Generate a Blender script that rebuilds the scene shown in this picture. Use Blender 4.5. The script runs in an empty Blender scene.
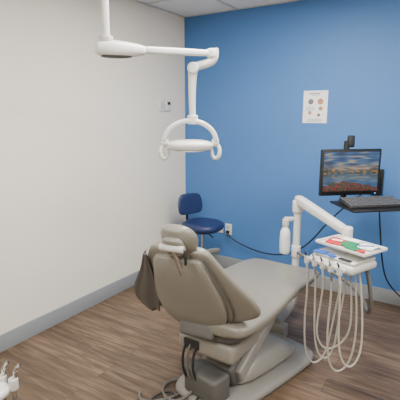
import bpy, bmesh, math, random
from mathutils import Vector, Matrix, noise
random.seed(4)
S=bpy.context.scene
def lin(c):
    return tuple(((v/255)/12.92 if v/255<=0.04045 else ((v/255+0.055)/1.055)**2.4) for v in c)
def mat(name,c,rough=0.5,metal=0.0,noise=0.0,nscale=8.0,bump=0.0,bscale=200.0,emit=None,es=0,coat=0):
    m=bpy.data.materials.new(name); m.use_nodes=True
    nt=m.node_tree; b=nt.nodes['Principled BSDF']
    col=lin(c)+(1,)
    b.inputs['Base Color'].default_value=col
    b.inputs['Roughness'].default_value=rough
    b.inputs['Metallic'].default_value=metal
    b.inputs['Coat Weight'].default_value=coat
    tc=nt.nodes.new('ShaderNodeTexCoord')
    if noise>0:
        n=nt.nodes.new('ShaderNodeTexNoise'); n.inputs['Scale'].default_value=nscale; n.inputs['Detail'].default_value=4
        nt.links.new(tc.outputs['Object'],n.inputs['Vector'])
        mx=nt.nodes.new('ShaderNodeMix'); mx.data_type='RGBA'
        mx.inputs['A'].default_value=tuple(v*(1-noise) for v in col[:3])+(1,)
        mx.inputs['B'].default_value=tuple(min(1,v*(1+noise)) for v in col[:3])+(1,)
        nt.links.new(n.outputs['Fac'],mx.inputs['Factor'])
        nt.links.new(mx.outputs['Result'],b.inputs['Base Color'])
    if bump>0:
        n=nt.nodes.new('ShaderNodeTexNoise'); n.inputs['Scale'].default_value=bscale
        nt.links.new(tc.outputs['Object'],n.inputs['Vector'])
        bp=nt.nodes.new('ShaderNodeBump'); bp.inputs['Strength'].default_value=bump; bp.inputs['Distance'].default_value=0.003
        nt.links.new(n.outputs['Fac'],bp.inputs['Height']); nt.links.new(bp.outputs['Normal'],b.inputs['Normal'])
    if emit:
        b.inputs['Emission Color'].default_value=lin(emit)+(1,); b.inputs['Emission Strength'].default_value=es
    return m
M_cream=mat('paint_cream',(231,225,213),0.75,noise=0.02,nscale=2,bump=0.15,bscale=300)
M_blue=mat('paint_blue',(70,119,180),0.6,noise=0.02,nscale=2,bump=0.15,bscale=300)
M_ceil=mat('ceiling_tile',(232,232,230),0.9,noise=0.05,nscale=60)
M_base=mat('rubber_baseboard',(140,144,148),0.5)
M_white=mat('white_enamel',(218,217,212),0.28,coat=0.2)
M_offw=mat('offwhite_plastic',(196,194,187),0.4)
M_vinyl=mat('grey_vinyl',(122,118,108),0.36,noise=0.06,nscale=5,bump=0.1,bscale=400)
M_shell=mat('grey_plastic_shell',(128,124,115),0.36)
M_wing=mat('grey_vinyl_drape',(84,81,76),0.45,noise=0.08,nscale=6)
M_basepl=mat('chair_base_enamel',(136,133,127),0.35)
M_mid=mat('mid_grey_plastic',(84,83,80),0.5)
M_dark=mat('dark_plastic',(34,35,37),0.5)
M_black=mat('black_plastic',(16,16,18),0.4)
M_navy=mat('navy_vinyl',(30,44,84),0.45,noise=0.08)
M_chrome=mat('chrome',(200,200,200),0.2,metal=1)
M_hose=mat('beige_hose',(172,167,154),0.5)
M_hosed=mat('grey_hose',(100,99,96),0.5)
M_red=mat('red_packet',(196,34,42),0.4)
M_green=mat('green_packet',(22,124,80),0.45)
M_bluep=mat('blue_packet',(30,86,176),0.45)
M_paper=mat('paper',(240,240,238),0.8)
M_skin=mat('photo_tan',(178,130,100),0.7)
M_grey=mat('print_grey',(110,110,112),0.8)
M_clear=mat('bottle_plastic',(222,226,226),0.2)
M_panel=mat('light_diffuser',(255,255,255),0.5,emit=(255,252,246),es=9)

CUR={'root':None,'world':True}
def begin(name,loc=(0,0,0),rotz=0,world=True):
    e=bpy.data.objects.new(name,None); e.empty_display_size=0.1
    S.collection.objects.link(e); e.location=loc; e.rotation_euler=(0,0,rotz)
    CUR['root']=e; CUR['loc']=Vector(loc); CUR['rz']=rotz; CUR['world']=world
    return e
def put(ob,m=None,smooth=True):
    S.collection.objects.link(ob)
    if m is not None: ob.data.materials.append(m)
    if smooth and ob.type=='MESH':
        for p in ob.data.polygons: p.use_smooth=True
    r=CUR['root']
    if r:
        ob.parent=r
        if CUR['world']:
            ob.matrix_parent_inverse=(Matrix.Translation(CUR['loc'])@Matrix.Rotation(CUR['rz'],4,'Z')).inverted()
    return ob
def frombm(name,bm,m,smooth=False):
    me=bpy.data.meshes.new(name); bmesh.ops.recalc_face_normals(bm,faces=bm.faces); bm.to_mesh(me); bm.free()
    return put(bpy.data.objects.new(name,me),m,smooth)
def box(name,c,s,m,bev=0.0,rot=(0,0,0),taper=1.0,seg=3):
    bm=bmesh.new(); bmesh.ops.create_cube(bm,size=1)
    for v in bm.verts:
        if v.co.z>0: v.co.x*=taper; v.co.y*=taper
        v.co=Vector((v.co.x*s[0],v.co.y*s[1],v.co.z*s[2]))
    if bev>0: bmesh.ops.bevel(bm,geom=list(bm.edges),offset=bev,segments=seg,affect='EDGES',profile=0.5)
    R=(Matrix.Rotation(rot[2],4,'Z')@Matrix.Rotation(rot[1],4,'Y')@Matrix.Rotation(rot[0],4,'X'))
    for v in bm.verts: v.co=R@v.co+Vector(c)
    o=frombm(name,bm,m,False)
    if bev>0:
        for p in o.data.polygons: p.use_smooth=True
        try: o.data.set_sharp_from_angle(angle=math.radians(50))
        except Exception: pass
    return o
def cyl(name,p1,p2,r,m,r2=None,n=24,bev=0.0):
    p1=Vector(p1);p2=Vector(p2);d=p2-p1;L=d.length
    bm=bmesh.new()
    bmesh.ops.create_cone(bm,cap_ends=True,segments=n,radius1=r,radius2=r if r2 is None else r2,depth=L)
    if bev>0:
        es=[e for e in bm.edges if abs(abs(e.verts[0].co.z)-L/2)<1e-6 and abs(e.verts[0].co.z-e.verts[1].co.z)<1e-6]
        bmesh.ops.bevel(bm,geom=es,offset=bev,segments=3,affect='EDGES',profile=0.5)
    q=d.to_track_quat('Z','Y').to_matrix().to_4x4()
    for v in bm.verts: v.co=q@v.co+(p1+p2)/2
    o=frombm(name,bm,m,True)
    try: o.data.set_sharp_from_angle(angle=math.radians(40))
    except Exception: pass
    return o
def tube(name,pts,r,m,radii=None,res=8,flat=None):
    cu=bpy.data.curves.new(name,'CURVE'); cu.dimensions='3D'; cu.bevel_depth=r; cu.bevel_resolution=5; cu.resolution_u=res
    cu.use_fill_caps=True
    sp=cu.splines.new('NURBS'); sp.points.add(len(pts)-1)
    for i,p in enumerate(pts):
        sp.points[i].co=(p[0],p[1],p[2],1)
        if radii: sp.points[i].radius=radii[i]
    sp.order_u=4 if len(pts)>3 else len(pts); sp.use_endpoint_u=True
    tmp=bpy.data.objects.new('tmp',cu); S.collection.objects.link(tmp)
    bpy.context.view_layer.update()
    dg=bpy.context.evaluated_depsgraph_get()
    me=bpy.data.meshes.new_from_object(tmp.evaluated_get(dg))
    bpy.data.objects.remove(tmp)
    me.name=name; me.materials.clear()
    return put(bpy.data.objects.new(name,me),m,True)
def ring(c,X,N,w,t,n=2.6,k=0.0,seg=32):
    c=Vector(c);X=Vector(X).normalized();N=Vector(N).normalized();out=[]
    for i in range(seg):
        a=2*math.pi*i/seg; ca,sa=math.cos(a),math.sin(a)
        x=w*math.copysign(abs(ca)**(2/n),ca); y=t*math.copysign(abs(sa)**(2/n),sa)
        out.append(c+X*x+N*(y+k*x*x))
    return out
def loft(name,rings,m,sub=1):
    bm=bmesh.new(); R=[[bm.verts.new(p) for p in r] for r in rings]; n=len(R[0])
    for a,b in zip(R,R[1:]):
        for i in range(n): bm.faces.new((a[i],a[(i+1)%n],b[(i+1)%n],b[i]))
    bm.faces.new(R[0]); bm.faces.new(R[-1])
    o=frombm(name,bm,m,True)
    if sub:
        md=o.modifiers.new('s','SUBSURF'); md.levels=sub; md.render_levels=sub
    return o

# ---------------- ROOM ----------------
H=2.572; RX=4.3; RY=-5.6
CUR['root']=None
def wallbox(name,c,s,m):
    return box(name,c,s,m)
wallbox('wall_left',(-0.05,RY/2,H/2),(0.1,-RY+0.2,H),M_cream)
wallbox('wall_back',(RX/2,0.05,H/2),(RX,0.1,H),M_blue)
wallbox('wall_right',(RX+0.05,RY/2,H/2),(0.1,-RY+0.2,H),M_cream)
wallbox('wall_front',(RX/2,RY-0.05,H/2),(RX,0.1,H),M_cream)
def floor_mat():
    m=bpy.data.materials.new('vinyl_plank_wood'); m.use_nodes=True; nt=m.node_tree; b=nt.nodes['Principled BSDF']
    N=nt.nodes.new; L=nt.links.new
    tc=N('ShaderNodeTexCoord'); 
    br=N('ShaderNodeTexBrick'); br.inputs['Scale'].default_value=1.0
    br.offset=0.37; br.inputs['Brick Width'].default_value=1.22; br.inputs['Row Height'].default_value=0.15
    br.inputs['Mortar Size'].default_value=0.0014; br.inputs['Mortar Smooth'].default_value=0.3
    br.inputs['Color1'].default_value=(0,0,0,1); br.inputs['Color2'].default_value=(1,1,1,1); br.inputs['Mortar'].default_value=(0.5,0.5,0.5,1)
    L(tc.outputs['Object'],br.inputs['Vector'])
    sc=N('ShaderNodeVectorMath'); sc.operation='MULTIPLY'; sc.inputs[1].default_value=(1.3,14,1)
    ad=N('ShaderNodeVectorMath'); ad.operation='MULTIPLY_ADD'; ad.inputs[1].default_value=(7,13,5)
    L(br.outputs['Color'],ad.inputs[0]); L(tc.outputs['Object'],ad.inputs[2])
    L(ad.outputs[0],sc.inputs[0])
    n1=N('ShaderNodeTexNoise'); n1.inputs['Scale'].default_value=2.2; n1.inputs['Detail'].default_value=8; n1.inputs['Roughness'].default_value=0.62; n1.inputs['Distortion'].default_value=0.6
    L(sc.outputs[0],n1.inputs['Vector'])
    r=N('ShaderNodeValToRGB'); e=r.color_ramp.elements
    e[0].position=0.28; e[0].color=lin((66,51,39))+(1,)
    e[1].position=0.74; e[1].color=lin((134,113,91))+(1,)
    x=e.new(0.5); x.color=lin((99,80,62))+(1,)
    L(n1.outputs['Fac'],r.inputs['Fac'])
    hs=N('ShaderNodeHueSaturation'); L(r.outputs['Color'],hs.inputs['Color'])
    mr=N('ShaderNodeMapRange'); mr.inputs['To Min'].default_value=0.80; mr.inputs['To Max'].default_value=1.14
    L(br.outputs['Color'],mr.inputs['Value']); L(mr.outputs['Result'],hs.inputs['Value'])
    mx=N('ShaderNodeMix'); mx.data_type='RGBA'; L(br.outputs['Fac'],mx.inputs['Factor']); L(hs.outputs['Color'],mx.inputs['A']); mx.inputs['B'].default_value=lin((50,38,30))+(1,)
    L(mx.outputs['Result'],b.inputs['Base Color'])
    b.inputs['Roughness'].default_value=0.42
    bp=N('ShaderNodeBump'); bp.inputs['Strength'].default_value=0.15; bp.inputs['Distance'].default_value=0.002; L(n1.outputs['Fac'],bp.inputs['Height']); L(bp.outputs['Normal'],b.inputs['Normal'])
    return m
wallbox('floor',(RX/2,RY/2,-0.05),(RX+0.2,-RY+0.2,0.1),floor_mat())
wallbox('ceiling',(RX/2,RY/2,H+0.05),(RX+0.2,-RY+0.2,0.1),M_ceil)
bh=0.125
box('baseboard_left',(0.006,RY/2,bh/2),(0.012,-RY,bh),M_base,0.003)
box('baseboard_back',(RX/2,-0.006,bh/2),(RX-0.024,0.012,bh),M_base,0.003)
box('baseboard_right',(RX-0.006,RY/2,bh/2),(0.012,-RY,bh),M_base,0.003)
box('baseboard_front',(RX/2,RY+0.006,bh/2),(RX-0.024,0.012,bh),M_base,0.003)
begin('trim_ceiling_grid',(0,0,H))
for i,x in enumerate([0.012,0.61,1.22,1.83,2.44,3.05,3.66,4.27]): box('tee_x_%d'%i,(x,RY/2,H-0.003),(0.024,-RY,0.006),M_offw)
for i in range(0,10): box('tee_y_%d'%i,(RX/2,-0.012-0.61*i,H-0.0035),(RX,0.024,0.005),M_offw)
def troffer(x,y,power,sx=0.58,sy=1.18):
    begin('ceiling_light_panel',(x,y,H))
    box('diffuser',(x,y,H-0.008),(sx,sy,0.006),M_panel)
    for dx,dy,a,b_ in ((sx/2,0,0.02,sy+0.02),(-sx/2,0,0.02,sy+0.02),(0,sy/2,sx,0.02),(0,-sy/2,sx,0.02)):
        box('frame',(x+dx,y+dy,H-0.012),(a,b_,0.014),M_white)
    l=bpy.data.lights.new('panel_light','AREA'); l.shape='RECTANGLE'; l.size=sx*0.95; l.size_y=sy*0.95; l.energy=power; l.color=(1.0,0.975,0.94)
    o=bpy.data.objects.new('panel_light',l); S.collection.objects.link(o); o.parent=CUR['root']; o.location=(0,0,-0.03)
troffer(1.52,-1.55,62)
troffer(1.52,-4.0,62)
troffer(3.35,-2.2,58)

# ---------------- wall items ----------------
begin('wall_control_panel',(0,-0.37,1.70))
box('plate',(0.006,-0.41,1.70),(0.012,0.09,0.13),M_white,0.004)
box('controller',(0.014,-0.32,1.695),(0.028,0.08,0.11),M_white,0.006)
box('display',(0.0295,-0.32,1.712),(0.003,0.045,0.028),M_dark)
box('rocker',(0.015,-0.41,1.70),(0.008,0.034,0.065),M_offw,0.003)
begin('electrical_outlet',(0.545,0,0.43))
box('plate',(0.545,-0.004,0.43),(0.075,0.008,0.118),M_white,0.003)
for dz in (-0.026,0.026):
    box('socket',(0.545,-0.009,0.43+dz),(0.034,0.004,0.03),M_offw,0.002)
    for dx in (-0.007,0.007): box('slot',(0.545+dx,-0.0115,0.432+dz),(0.003,0.002,0.011),M_dark)
begin('data_outlet',(0.45,0,0.43))
box('plate',(0.45,-0.004,0.43),(0.06,0.008,0.10),M_white,0.003)
box('jack',(0.45,-0.009,0.43),(0.018,0.005,0.018),M_dark)
begin('paper_notice',(1.392,0,1.67))
box('sheet',(1.392,-0.003,1.67),(0.216,0.002,0.279),M_paper)
def pr(x,z,w,h,m): box('print',(1.392+x,-0.0046,1.67+z),(w,0.001,h),m)
def prc(x,z,r,m): cyl('print_photo',(1.392+x,-0.0041,1.67+z),(1.392+x,-0.0052,1.67+z),r,m)
pr(-0.01,0.115,0.10,0.008,M_grey); pr(0.0,0.10,0.07,0.004,M_grey)
prc(-0.04,0.045,0.024,M_grey); prc(0.045,0.045,0.026,M_skin); pr(0.045,0.04,0.03,0.02,M_red)
prc(0.05,-0.015,0.018,M_skin); prc(-0.045,-0.05,0.016,M_skin); prc(0.035,-0.07,0.014,M_grey)
for i in range(4): pr(-0.045,0.0-0.009*i,0.07,0.0025,M_grey)
for i in range(4): pr(0.0,-0.105-0.008*i,0.13,0.0025,M_grey)

# ---------------- STOOL ----------------
sx,sy=0.47,-0.39
begin('operator_stool',(sx,sy,0),0,True)
C=Vector((sx,sy,0))
rs=[(0.505,0.13,2.2),(0.507,0.185,2.4),(0.53,0.200,2.6),(0.565,0.200,2.6),(0.586,0.18,2.5),(0.594,0.12,2.2)]
loft('seat',[ring((sx,sy,z),(1,0,0),(0,1,0),w,w*0.95,n) for z,w,n in rs],M_navy)
cyl('seat_plate',(sx,sy,0.48),(sx,sy,0.508),0.09,M_black)
bd=Vector((-0.86,0.30,0)).normalized(); bt=Vector((-bd.y,bd.x,0))
bc=C+bd*0.21
rr=[]
for z,w in ((0.625,0.09),(0.635,0.135),(0.67,0.150),(0.73,0.15),(0.79,0.14),(0.822,0.115),(0.83,0.07)):
    rr.append(ring(bc+Vector((0,0,z))+bd*(0.02*(z-0.62)/0.2),bt,-bd,w,0.03,2.4,0.9))
loft('backrest',rr,M_navy)
tube('back_bracket',[C+Vector((0,0,0.50)),C+bd*0.16+Vector((0,0,0.495)),C+bd*0.27+Vector((0,0,0.52)),C+bd*0.265+Vector((0,0,0.60)),C+bd*0.245+Vector((0,0,0.70))],0.013,M_black)
cyl('gas_column',(sx,sy,0.12),(sx,sy,0.30),0.03,M_black)
cyl('piston',(sx,sy,0.28),(sx,sy,0.50),0.014,M_chrome)
tube('height_lever',[(sx,sy,0.50),(sx+0.1,sy-0.06,0.495),(sx+0.17,sy-0.1,0.48)],0.006,M_black)
for k in range(5):
    a=2*math.pi*k/5+0.3; d=Vector((math.cos(a),math.sin(a),0))
    tube('leg_%d'%k,[C+Vector((0,0,0.125)),C+d*0.1+Vector((0,0,0.12)),C+d*0.18+Vector((0,0,0.09)),C+d*0.25+Vector((0,0,0.075))],0.018,M_black,radii=[1.2,1.1,0.9,0.7])
    p=C+d*0.25; t=Vector((-d.y,d.x,0))
    for s in (-1,1): cyl('caster_%d'%k,p+t*0.012*s+Vector((0,0,0.025)),p+t*0.026*s+Vector((0,0,0.025)),0.025,M_dark)
    cyl('caster_stem_%d'%k,p+Vector((0,0,0.025)),p+Vector((0,0,0.08)),0.008,M_dark)

# ---------------- DENTAL CHAIR ----------------
begin('dental_chair',(1.50,-1.60,0),math.radians(-2),world=False)
yaw=math.radians(9); RB=Matrix.Rotation(yaw,3,'Z')
d=RB@Vector((0,-0.455,0.89)).normalized(); n=RB@Vector((0,0.89,0.455)).normalized(); XB=RB@Vector((1,0,0))
O=Vector((-0.035,-0.40,0.50))
def bp(s,off=0,x=0):
    return O+XB*x+d*s+n*off
def pint(tab,s):
    for (a,wa),(b_,wb) in zip(tab,tab[1:]):
        if a<=s<=b_: return wa+(wb-wa)*(s-a)/(b_-a)
    return tab[-1][1]
prof=[(0.02,0.12),(0.035,0.17),(0.06,0.225),(0.09,0.285),(0.118,0.335),(0.14,0.355),(0.18,0.356),(0.23,0.335),(0.30,0.290),(0.36,0.25),(0.42,0.212),(0.48,0.180),(0.52,0.160),(0.54,0.14),(0.55,0.10)]
loft('backrest_cushion',[ring(bp(s,0.03),XB,n,w,0.028 if 0.03<s<0.545 else 0.016,3.4,0.10) for s,w in prof],M_vinyl)
prof2=[(0.0,0.10),(0.02,0.145),(0.07,0.178),(0.15,0.20),(0.24,0.195),(0.36,0.165),(0.46,0.142),(0.50,0.125),(0.512,0.09)]
loft('backrest_shell',[ring(bp(s,-0.004),XB,n,w,0.034 if 0.04<s<0.49 else 0.018,3.8,0.3) for s,w in prof2],M_shell)
tube('back_seam',[bp(0.51,0.0,0.138),bp(0.40,0.0,0.175),bp(0.25,0.002,0.225),bp(0.12,0.002,0.23),bp(0.06,0.002,0.19)],0.004,M_wing)
# drape hanging over the left wing
bm=bmesh.new(); G=[]
NS,NX=30,16
for i in range(NS+1):
    f=i/NS; s=0.50-f*0.43
    wout=pint(prof,max(s,0.13))+0.016
    if s<0.13: wout-= (0.13-s)*0.9
    win=min(0.165+0.02*f+0.10*max(0,f-0.75),wout-0.01)
    row=[]
    for j in range(NX+1):
        q=j/NX; x=-(wout+(win-wout)*q)
        off=-0.008-0.010*(0.5+0.5*math.sin(q*11+f*3))*(0.3+f)+0.10*x*x
        if q<0.07: off+=0.03
        row.append(bm.verts.new(bp(s-0.03*f*(1-q),off,x)))
    G.append(row)
for i in range(NS):
    for j in range(NX): bm.faces.new((G[i][j],G[i][j+1],G[i+1][j+1],G[i+1][j]))
o=frombm('cover_drape',bm,M_wing,True)
md=o.modifiers.new('t','SOLIDIFY'); md.thickness=0.006; md.offset=0
hc=bp(0.605,0.02,0.02)
rr=[]
for s,w in ((-0.072,0.05),(-0.064,0.074),(-0.035,0.09),(0,0.094),(0.035,0.086),(0.064,0.064),(0.072,0.036)):
    rr.append(ring(hc+d*s,XB,n,w,0.040 if abs(s)<0.05 else 0.026,2.4,2.0))
loft('headrest_cushion',rr,M_vinyl)
rr=[]
for s,w in ((-0.050,0.03),(-0.04,0.052),(0,0.062),(0.036,0.05),(0.045,0.03)):
    rr.append(ring(hc+d*s+n*(-0.043),XB,n,w,0.018,2.4,0))
loft('headrest_shell',rr,M_shell)
tube('headrest_bar',[bp(0.38,-0.02,0.02),bp(0.5,-0.03,0.02),bp(0.6,-0.03,0.02)],0.014,M_chrome)
cyl('headrest_knob',hc+n*-0.060+XB*-0.06,hc+n*-0.060+XB*0.06,0.017,M_offw,bev=0.004)
tube('headrest_lever',[hc+n*-0.06+XB*0.055,hc+n*-0.075+d*-0.03+XB*0.07,hc+n*-0.08+d*-0.07+XB*0.06],0.007,M_dark)
# seat + legrest
st=[(-0.44,0.19,0.52,0.03),(-0.42,0.235,0.52,0.042),(-0.34,0.268,0.52,0.05),(-0.2,0.28,0.515,0.05),(-0.05,0.28,0.518,0.05),(0.1,0.278,0.528,0.05),(0.25,0.278,0.53,0.045),(0.4,0.28,0.518,0.04),(0.56,0.278,0.507,0.034),(0.65,0.262,0.50,0.03),(0.69,0.22,0.495,0.025),(0.705,0.14,0.493,0.018)]
loft('seat_and_legrest',[ring((0.01,y,z),(1,0,0),(0,0,1),w,t,3.4,0.25) for y,w,z,t in st],M_vinyl)
rr=[(-0.40,0.15,0.455,0.02),(-0.38,0.19,0.45,0.03),(-0.1,0.22,0.445,0.035),(0.2,0.21,0.455,0.032),(0.45,0.17,0.462,0.02),(0.5,0.14,0.465,0.012)]
loft('seat_pan',[ring((0,y,z),(1,0,0),(0,0,1),w,t,3.6) for y,w,z,t in rr],M_mid)
tube('armrest_left',[(-0.26,-0.16,0.48),(-0.29,-0.18,0.58),(-0.30,-0.20,0.70),(-0.29,-0.10,0.735),(-0.28,0.10,0.73),(-0.275,0.18,0.71)],0.02,M_mid,radii=[0.8,0.9,1,1.2,1.2,0.9])
# understructure
box('back_pivot',(-0.02,-0.41,0.49),(0.20,0.10,0.09),M_mid,0.02,rot=(math.radians(-20),0,yaw))
box('upper_frame',(0,-0.05,0.40),(0.30,0.55,0.07),M_mid,0.02)
box('pump_cover',(0.0,-0.24,0.37),(0.36,0.32,0.11),M_shell,0.03)
box('pump_vent',(-0.08,-0.402,0.375),(0.10,0.01,0.05),M_dark,0.003)
box('side_cover',(0.0,0.08,0.39),(0.34,0.42,0.07),M_basepl,0.025,rot=(math.radians(4),0,0))
for sx_ in (-0.11,0.11):
    box('lift_arm',(sx_,0.02,0.25),(0.05,0.52,0.09),M_basepl,0.015,rot=(math.radians(25),0,0))
box('lift_cover',(0,-0.02,0.23),(0.20,0.50,0.16),M_mid,0.03,rot=(math.radians(25),0,0))
def baserot(p):
    return Matrix.Rotation(math.radians(-13),3,'Z')@Vector(p)
rr=[]
for z,w,l in ((0.0,0.225,0.47),(0.025,0.23,0.475),(0.045,0.225,0.47),(0.055,0.205,0.45),(0.058,0.16,0.41)):
    rr.append([baserot(p) for p in ring((0.035,0.05,z),(1,0,0),(0,1,0),w,l,5.5)])
loft('base_plate',rr,M_basepl,0)
rr=[]
for z,w,l in ((0.05,0.15,0.33),(0.09,0.145,0.30),(0.14,0.13,0.22),(0.17,0.11,0.16),(0.18,0.08,0.12)):
    rr.append([baserot(p) for p in ring((0.035,0.12,z),(1,0,0),(0,1,0),w,l,4)])
loft('base_cover',rr,M_basepl,1)
box('control_box',(-0.02,-0.34,0.13),(0.24,0.14,0.15),M_mid,0.02,rot=(0,0,math.radians(-11)))
for i,(a,b_) in enumerate(((-0.10,M_dark),(-0.07,M_hosed),(-0.03,M_dark))):
    tube('service_hose_%d'%i,[(a,-0.38,0.42),(a-0.03,-0.42,0.34),(a-0.04,-0.43,0.25),(a-0.02,-0.40,0.16)],0.007,b_)
tube('foot_control_hose',[(-0.08,-0.40,0.08),(-0.12,-0.46,0.012),(-0.26,-0.47,0.012),(-0.33,-0.34,0.012),(-0.24,-0.24,0.012),(-0.16,-0.34,0.012),(-0.22,-0.50,0.012),(-0.34,-0.58,0.012),(-0.38,-0.50,0.012)],0.008,M_hosed)
tube('power_cord',[(-0.03,-0.40,0.08),(-0.04,-0.46,0.012),(-0.10,-0.50,0.012),(-0.20,-0.38,0.012),(-0.29,-0.40,0.012),(-0.28,-0.56,0.012)],0.006,M_dark)

# ---------------- DELIVERY UNIT ----------------
begin('dental_delivery_unit',(1.51,-0.67,0))
cx,cy=1.51,-0.67
cyl('column',(cx,cy,0.25),(cx,cy,0.86),0.028,M_white)
cyl('column_collar',(cx,cy,0.50),(cx,cy,0.60),0.036,M_white,bev=0.01)
tube('mount_arm',[(cx,cy,0.30),(cx,cy,0.18),(cx,cy-0.05,0.11),(cx,cy-0.2,0.10),(cx,cy-0.36,0.10)],0.036,M_basepl)
box('mount_foot',(cx,cy-0.36,0.05),(0.16,0.10,0.10),M_basepl,0.015)
cyl('pivot_head',(cx,cy,0.86),(cx,cy,0.96),0.042,M_white,bev=0.015)
A=Vector((cx,cy,0.965)); B=Vector((1.99,-1.12,0.885))
dirv=(B-A).normalized(); side=dirv.cross(Vector((0,0,1))).normalized(); up=side.cross(dirv)
loft('support_arm',[ring(A.lerp(B,t),side,up,w,h,3.5) for t,w,h in ((-0.04,0.02,0.02),(0,0.034,0.036),(0.1,0.034,0.036),(0.9,0.028,0.028),(1.0,0.028,0.028),(1.04,0.018,0.018))],M_white)
cyl('arm_end_joint',(1.99,-1.12,0.80),(1.99,-1.12,0.92),0.033,M_white,bev=0.01)
bx,by=1.435,-0.72
loft('water_bottle',[ring((bx,by,z),(1,0,0),(0,1,0),r,r,2) for z,r in ((0.53,0.03),(0.535,0.038),(0.55,0.042),(0.69,0.042),(0.72,0.036),(0.745,0.02),(0.76,0.018))],M_clear)
cyl('bottle_cap',(bx,by,0.755),(bx,by,0.81),0.026,M_offw,bev=0.004)
box('bottle_bracket',(1.475,-0.69,0.81),(0.12,0.04,0.03),M_offw,0.008,rot=(0,0,math.radians(34)))
rz=math.radians(-23.5); T=Vector((2.03,-1.35,0)); Rm=Matrix.Rotation(rz,3,'Z')
K=0.88
def tl(x,y,z): return T+Rm@Vector((x*K,y*K,z))
def tbox(name,c,s,m,bev=0.0,rx=0,rzz=0): return box(name,tl(*c),(s[0]*K,s[1]*K,s[2]),m,bev,rot=(rx,0,rz+rzz))
tbox('head_body',(0,-0.01,0.775),(0.34,0.27,0.05),M_offw,0.02)
tbox('head_top',(0,0.0,0.81),(0.32,0.23,0.018),M_white,0.008)
cyl('head_mount',tl(-0.02,0.08,0.80),Vector((1.99,-1.12,0.82)),0.02,M_offw)
tbox('tray_support',(0.03,0.04,0.835),(0.06,0.06,0.04),M_offw,0.008)
tz=0.862
tbox('tray_floor',(0.02,0.035,tz),(0.36,0.23,0.006),M_white,0.002)
for c,s in (((0.02,0.153,tz+0.007),(0.375,0.008,0.016)),((0.02,-0.083,tz+0.007),(0.375,0.008,0.016)),((-0.165,0.035,tz+0.007),(0.008,0.24,0.016)),((0.205,0.035,tz+0.007),(0.008,0.24,0.016))):
    tbox('tray_rim',c,s,M_white,0.003)
tbox('red_packet',(-0.075,0.025,tz+0.010),(0.12,0.14,0.010),M_red,0.003,rzz=0.3)
tbox('packet_label',(-0.08,0.03,tz+0.0155),(0.07,0.03,0.001),M_paper,0,rzz=0.3)
tbox('green_packet',(0.05,-0.01,tz+0.013),(0.17,0.07,0.010),M_green,0.003,rzz=-0.45)
tbox('green_packet_b',(0.02,0.04,tz+0.015),(0.09,0.06,0.008),M_green,0.003,rzz=0.15)
tbox('white_card',(-0.02,0.10,tz+0.018),(0.12,0.06,0.003),M_paper,0,rzz=0.1)
tbox('tissue',(0.12,0.07,tz+0.012),(0.10,0.10,0.01),M_paper,0.004,rzz=0.2)
tbox('pen_blue',(0.12,0.06,tz+0.020),(0.10,0.008,0.007),M_bluep,0.003,rzz=0.9)
tbox('red_cap',(0.15,-0.04,tz+0.012),(0.05,0.04,0.008),M_red,0.002,rzz=0.5)
for i in range(3):
    cyl('hand_instrument_%d'%i,tl(0.14+0.014*i,0.02,tz+0.007),tl(0.16+0.014*i,0.13,tz+0.007),0.003,M_chrome)
tbox('blue_bib_a',(-0.10,-0.105,0.823),(0.09,0.05,0.008),M_bluep,0.002,rzz=0.2)
tbox('blue_bib_b',(-0.01,-0.11,0.823),(0.06,0.04,0.008),M_bluep,0.002,rzz=-0.3)
tbox('control_pad',(0.09,-0.105,0.822),(0.09,0.03,0.004),M_dark,0.001)
tbox('holder_rail',(-0.02,-0.155,0.775),(0.30,0.03,0.02),M_offw,0.006)
for i in range(5):
    x=-0.15+0.065*i
    cyl('holder_%d'%i,tl(x,-0.18,0.757),tl(x,-0.18,0.79),0.015,M_offw)
    cyl('handpiece_%d'%i,tl(x,-0.165,0.70),tl(x,-0.19,0.80),0.007,M_chrome if i%2 else M_offw,r2=0.009)
    tube('handpiece_tip_%d'%i,[tl(x,-0.19,0.80),tl(x,-0.193,0.815),tl(x,-0.205,0.825)],0.005,M_chrome if i%2 else M_dark)
    low=0.14+0.07*((i*2)%5)/2
    sw=0.03*math.sin(i*2.1)
    tube('hose_%d'%i,[tl(x,-0.165,0.71),tl(x-0.005,-0.15,0.60),tl(x-0.02+sw,-0.16,0.40),tl(x+sw,-0.15,low),tl(x+0.04+sw,-0.09,low-0.06),tl(x+0.09,-0.03,low+0.02),tl(x+0.10-sw,0.0,0.40),tl(x*0.6+0.08,0.01,0.62),tl(x*0.5+0.05,0.02,0.76)],0.0058,M_hose,res=14)
tube('supply_umbilical',[tl(0.10,0.10,0.76),tl(0.14,0.13,0.6),tl(0.10,0.2,0.42),tl(0.0,0.3,0.38),tl(-0.15,0.42,0.5),(1.62,-0.78,0.55),(1.53,-0.69,0.55)],0.012,M_hosed)

# ---------------- MONITOR ----------------
mr_=math.radians(42)
begin('computer_monitor',(1.84,-0.50,1.180),mr_,world=False)
W,Hh=0.475,0.345
box('bezel',(0,0,0),(W,0.03,Hh),M_black,0.006)
box('rear_housing',(0,0.028,-0.01),(W*0.7,0.04,Hh*0.7),M_black,0.015)
nx,ny=110,72
bm=bmesh.new(); sw_,sh_=W-0.035,Hh-0.05
g=[[bm.verts.new((-sw_/2+sw_*i/nx,-0.0165,-sh_/2+0.006+sh_*j/ny)) for i in range(nx+1)] for j in range(ny+1)]
fc=[]
for j in range(ny):
    for i in range(nx): fc.append((bm.faces.new((g[j][i],g[j][i+1],g[j+1][i+1],g[j+1][i])),(i+.5)/nx,(j+.5)/ny))
cl=bm.loops.layers.float_color.new('scr')
def nz(x,y,s): return noise.noise(Vector((x*s,y*s*2.2,s)))
def mixc(a,b,t): t=max(0,min(1,t)); return tuple(a[k]*(1-t)+b[k]*t for k in range(3))
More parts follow.
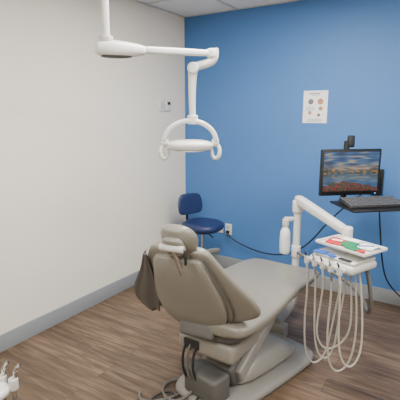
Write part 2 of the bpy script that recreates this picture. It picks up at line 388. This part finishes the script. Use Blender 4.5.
def land(u,v):
    hz=0.46
    m1=hz+0.07+0.13*abs(nz(u,0.1,5))+0.35*max(0,0.3-u)+0.5*max(0,u-0.74)
    def sky(u,v):
        t=(v-hz)/(1-hz); c=mixc((230,160,90),(40,92,150),t*1.9)
        k=nz(u,v*1.8,5)
        return mixc(c,(222,180,140),max(0,k)*1.2) if k>0 else mixc(c,(30,54,90),-k*1.5)
    def up_(u,v):
        if v<m1:
            t=(m1-v)/0.2; return mixc(mixc((86,100,116),(20,46,44),t*1.3),(216,136,36),max(0,nz(u,v,14))*2.0)
        return sky(u,v)
    if v>hz: return up_(u,v)
    c=mixc(up_(u,hz+(hz-v)*1.1),(30,90,140),0.45+0.3*nz(u,v*4,8))
    b0=0.27-0.28*abs(u-0.38)+0.05*nz(u,0,9)
    if v<b0:
        k=nz(u*1.3,v,15)
        c=mixc((44,84,56),(186,40,46),0.5+k*2.2)
        c=mixc(c,(22,32,36),0.35+nz(u,v,30))
    return c
for f,u,v in fc:
    c=lin(tuple(max(0,min(255,q)) for q in land(u,v)))
    for l in f.loops: l[cl]=(c[0],c[1],c[2],1)
ms=bpy.data.materials.new('screen_image'); ms.use_nodes=True; nt=ms.node_tree; b=nt.nodes['Principled BSDF']
at=nt.nodes.new('ShaderNodeAttribute'); at.attribute_name='scr'
b.inputs['Base Color'].default_value=(0.01,0.01,0.01,1); b.inputs['Roughness'].default_value=0.25
nt.links.new(at.outputs['Color'],b.inputs['Emission Color']); b.inputs['Emission Strength'].default_value=0.85
frombm('screen',bm,ms,False)
box('power_led',(W/2-0.03,-0.0155,-Hh/2+0.01),(0.012,0.002,0.004),mat('led',(80,180,255),0.4,emit=(80,180,255),es=2))
box('mount_pole',(0.0,0.075,0.0),(0.04,0.03,0.46),M_black,0.008)
box('pole_top_clip',(0.03,0.07,0.225),(0.05,0.04,0.09),M_dark,0.012)
box('tray_bracket',(0.02,-0.02,-0.220),(0.06,0.22,0.02),M_black,0.005)
CUR['world']=True; CUR['loc']=Vector((1.84,-0.50,1.180)); CUR['rz']=mr_
P=Vector((1.84,-0.50,0))+Matrix.Rotation(mr_,3,'Z')@Vector((0,0.09,0))
box('wall_plate',(1.95,-0.012,1.05),(0.10,0.024,0.22),M_black,0.006)
tube('swing_arm',[(1.95,-0.02,1.05),(2.0,-0.14,1.05),(1.92,-0.26,1.05),(P.x,P.y,1.05)],0.018,M_black)
begin('computer_keyboard',(2.02,-0.62,0.967),mr_,world=False)
box('keyboard_shelf',(0.03,0,0.0),(0.50,0.34,0.018),M_black,0.006)
M_kb=mat('keyboard_plastic',(30,31,33),0.45)
M_key=mat('keycaps',(74,75,78),0.5)
tk=math.radians(10)
def kb(x,y,z): return Vector((x,-0.04+y*math.cos(tk)-z*math.sin(tk),0.030+y*math.sin(tk)+z*math.cos(tk)))
box('keyboard_body',kb(-0.01,0,0),(0.42,0.17,0.02),M_kb,0.006,rot=(tk,0,0))
for r in range(6):
    for c in range(15):
        box('key',kb(-0.20+0.027*c,-0.068+0.027*r,0.013),(0.022,0.021,0.008),M_key,0.002,rot=(tk,0,0),seg=1)
loft('mouse',[ring((0.245,-0.02,z),(1,0,0),(0,1,0),w,w*1.7,2.3) for z,w in ((0.009,0.028),(0.022,0.03),(0.036,0.022),(0.04,0.012))],M_dark)
begin('power_cable',(0.545,-0.02,0.43))
box('plug',(0.545,-0.025,0.405),(0.03,0.03,0.028),M_black,0.004)
tube('cable',[(0.545,-0.04,0.405),(0.58,-0.06,0.36),(0.72,-0.05,0.30),(0.95,-0.05,0.25),(1.2,-0.05,0.27),(1.42,-0.08,0.42),(1.55,-0.10,0.62),(1.70,-0.12,0.80),(1.84,-0.18,0.95),(1.93,-0.05,1.0)],0.006,M_black,res=14)
tube('cable_2',[(2.02,-0.30,1.0),(2.05,-0.33,0.8),(2.08,-0.28,0.45),(2.12,-0.2,0.25),(2.2,-0.06,0.12),(2.3,-0.04,0.03)],0.006,M_black,res=14)

# ---------------- OPERATING LIGHT ----------------
LR=math.radians(32.5)
begin('dental_operatory_light',(1.21,-1.71,1.43),LR,world=False)
rr=[]
for z,w in ((-0.03,0.10),(-0.028,0.118),(-0.012,0.135),(0.008,0.138),(0.022,0.12),(0.03,0.07),(0.032,0.03)):
    rr.append(ring((0,0,z),(1,0,0),(0,1,0),w,w*0.72,2.5))
loft('lamp_head',rr,M_white)
cyl('lamp_lens',(0,0,-0.034),(0,0,-0.029),0.085,M_clear)
N_=26; rr=[]
for i in range(N_+1):
    a=math.pi*i/N_; ca,sa=math.cos(a),math.sin(a)
    c=Vector((-0.150*ca,0,0.018+0.120*sa)); rad=Vector((-ca,0,sa)).normalized()
    rr.append(ring(c,rad,(0,1,0),0.014,0.028,3))
loft('yoke',rr,M_white,1)
for s in (-1,1):
    cyl('yoke_pivot',(s*0.125,0,0.012),(s*0.165,0,0.012),0.024,M_white,bev=0.004)
    tube('handle',[(s*0.150,0.0,0.01),(s*0.172,-0.02,-0.01),(s*0.172,-0.035,-0.055),(s*0.150,-0.03,-0.085),(s*0.125,-0.02,-0.065),(s*0.125,-0.01,-0.02)],0.011,M_offw,radii=[0.9,1,1.15,1.1,0.9,0.8])
cyl('yoke_hub',(0.015,0,0.118),(0.015,0,0.17),0.03,M_white,bev=0.006)
tube('drop_arm',[(0.015,0,0.15),(0.012,0,0.25),(0.01,0,0.34),(0.018,0,0.41)],0.021,M_white,radii=[0.9,0.9,1.05,1.3])
cyl('lower_elbow_joint',(0.018,-0.035,0.425),(0.018,0.035,0.425),0.032,M_white,bev=0.01)
tube('elbow_link',[(0.02,0,0.43),(0.07,0,0.445),(0.125,0,0.455),(0.142,0,0.485),(0.135,0,0.53)],0.024,M_white,radii=[1,1,1,1,1])
cyl('upper_elbow_joint',(0.125,0,0.480),(0.125,0,0.530),0.031,M_white,bev=0.01)
a0=Vector((-0.43,-0.245,0.497)); a1=Vector((0.125,0,0.505))
dv=(a1-a0).normalized(); sd=dv.cross(Vector((0,0,1))).normalized(); uu=sd.cross(dv)
loft('balance_arm',[ring(a0.lerp(a1,t),sd,uu,w,h,3) for t,w,h in ((0.3,0.02,0.02),(0.5,0.019,0.019),(0.9,0.017,0.017),(1.0,0.017,0.017))],M_white)
loft('arm_housing',[ring(a0.lerp(a1,t)+Vector((0,0,-0.003)),sd,uu,w,h,2.4) for t,w,h in ((-0.06,0.018,0.015),(-0.05,0.034,0.028),(0.0,0.045,0.04),(0.1,0.047,0.044),(0.25,0.04,0.036),(0.34,0.028,0.025),(0.37,0.02,0.02))],M_white)
loft('housing_belly',[ring(a0.lerp(a1,t)+Vector((0,0,-0.030)),sd,uu,w,h,2.4) for t,w,h in ((-0.02,0.02,0.008),(0.0,0.034,0.016),(0.12,0.036,0.018),(0.22,0.028,0.014),(0.26,0.015,0.008))],M_mid)
px,py=-0.41,-0.236
cyl('housing_band',(px,py,0.525),(px,py,0.555),0.034,M_offw,bev=0.006)
cyl('ceiling_pole',(px,py,0.54),(px,py,H-1.43-0.02),0.019,M_white)
cyl('ceiling_canopy',(px,py,H-1.43-0.03),(px,py,H-1.43-0.007),0.09,M_white,bev=0.008)

# ---------------- ASSISTANT HOLDER ----------------
ax,ay=0.985,-2.885
begin('assistant_instrument_holder',(ax,ay,0))
cyl('foot',(ax-0.08,ay,0),(ax-0.08,ay,0.03),0.16,M_basepl,bev=0.01)
cyl('post',(ax-0.08,ay,0.03),(ax-0.08,ay,0.44),0.022,M_chrome)
loft('holder_body',[ring((ax-0.04,ay,z),(1,0.3,0),(-0.3,1,0),w,w*0.55,3) for z,w in ((0.42,0.08),(0.43,0.10),(0.46,0.105),(0.475,0.09))],M_white)
for i in range(3):
    x=ax-0.08+0.06*i; y=ay+0.045+0.015*i
    cyl('socket_%d'%i,(x,y,0.44),(x,y,0.49),0.02,M_offw,bev=0.003)
    cyl('suction_handle_%d'%i,(x,y,0.40),(x+0.005,y+0.01,0.52),0.009,M_chrome)
    tube('tip_%d'%i,[(x+0.005,y+0.01,0.52),(x+0.01,y+0.015,0.545),(x+0.03,y+0.02,0.555)],0.007,M_chrome if i else M_dark)
    tube('suction_hose_%d'%i,[(x,y,0.41),(x,y+0.01,0.3),(x-0.03,y,0.15),(x-0.08,y-0.02,0.1),(x-0.1,y-0.06,0.3),(ax-0.08,ay,0.40)],0.009,M_hosed)

cam=bpy.data.cameras.new('camera'); co=bpy.data.objects.new('camera',cam); S.collection.objects.link(co)
co.location=(2.572,-3.742,1.6); co.rotation_euler=(math.radians(90-11.44),0,math.radians(32.5))
cam.sensor_width=36; cam.lens=37.8; cam.clip_start=0.05
S.camera=co
w=bpy.data.worlds.new('world'); S.world=w; w.use_nodes=True
w.node_tree.nodes['Background'].inputs[0].default_value=(0.8,0.85,0.9,1); w.node_tree.nodes['Background'].inputs[1].default_value=0.3
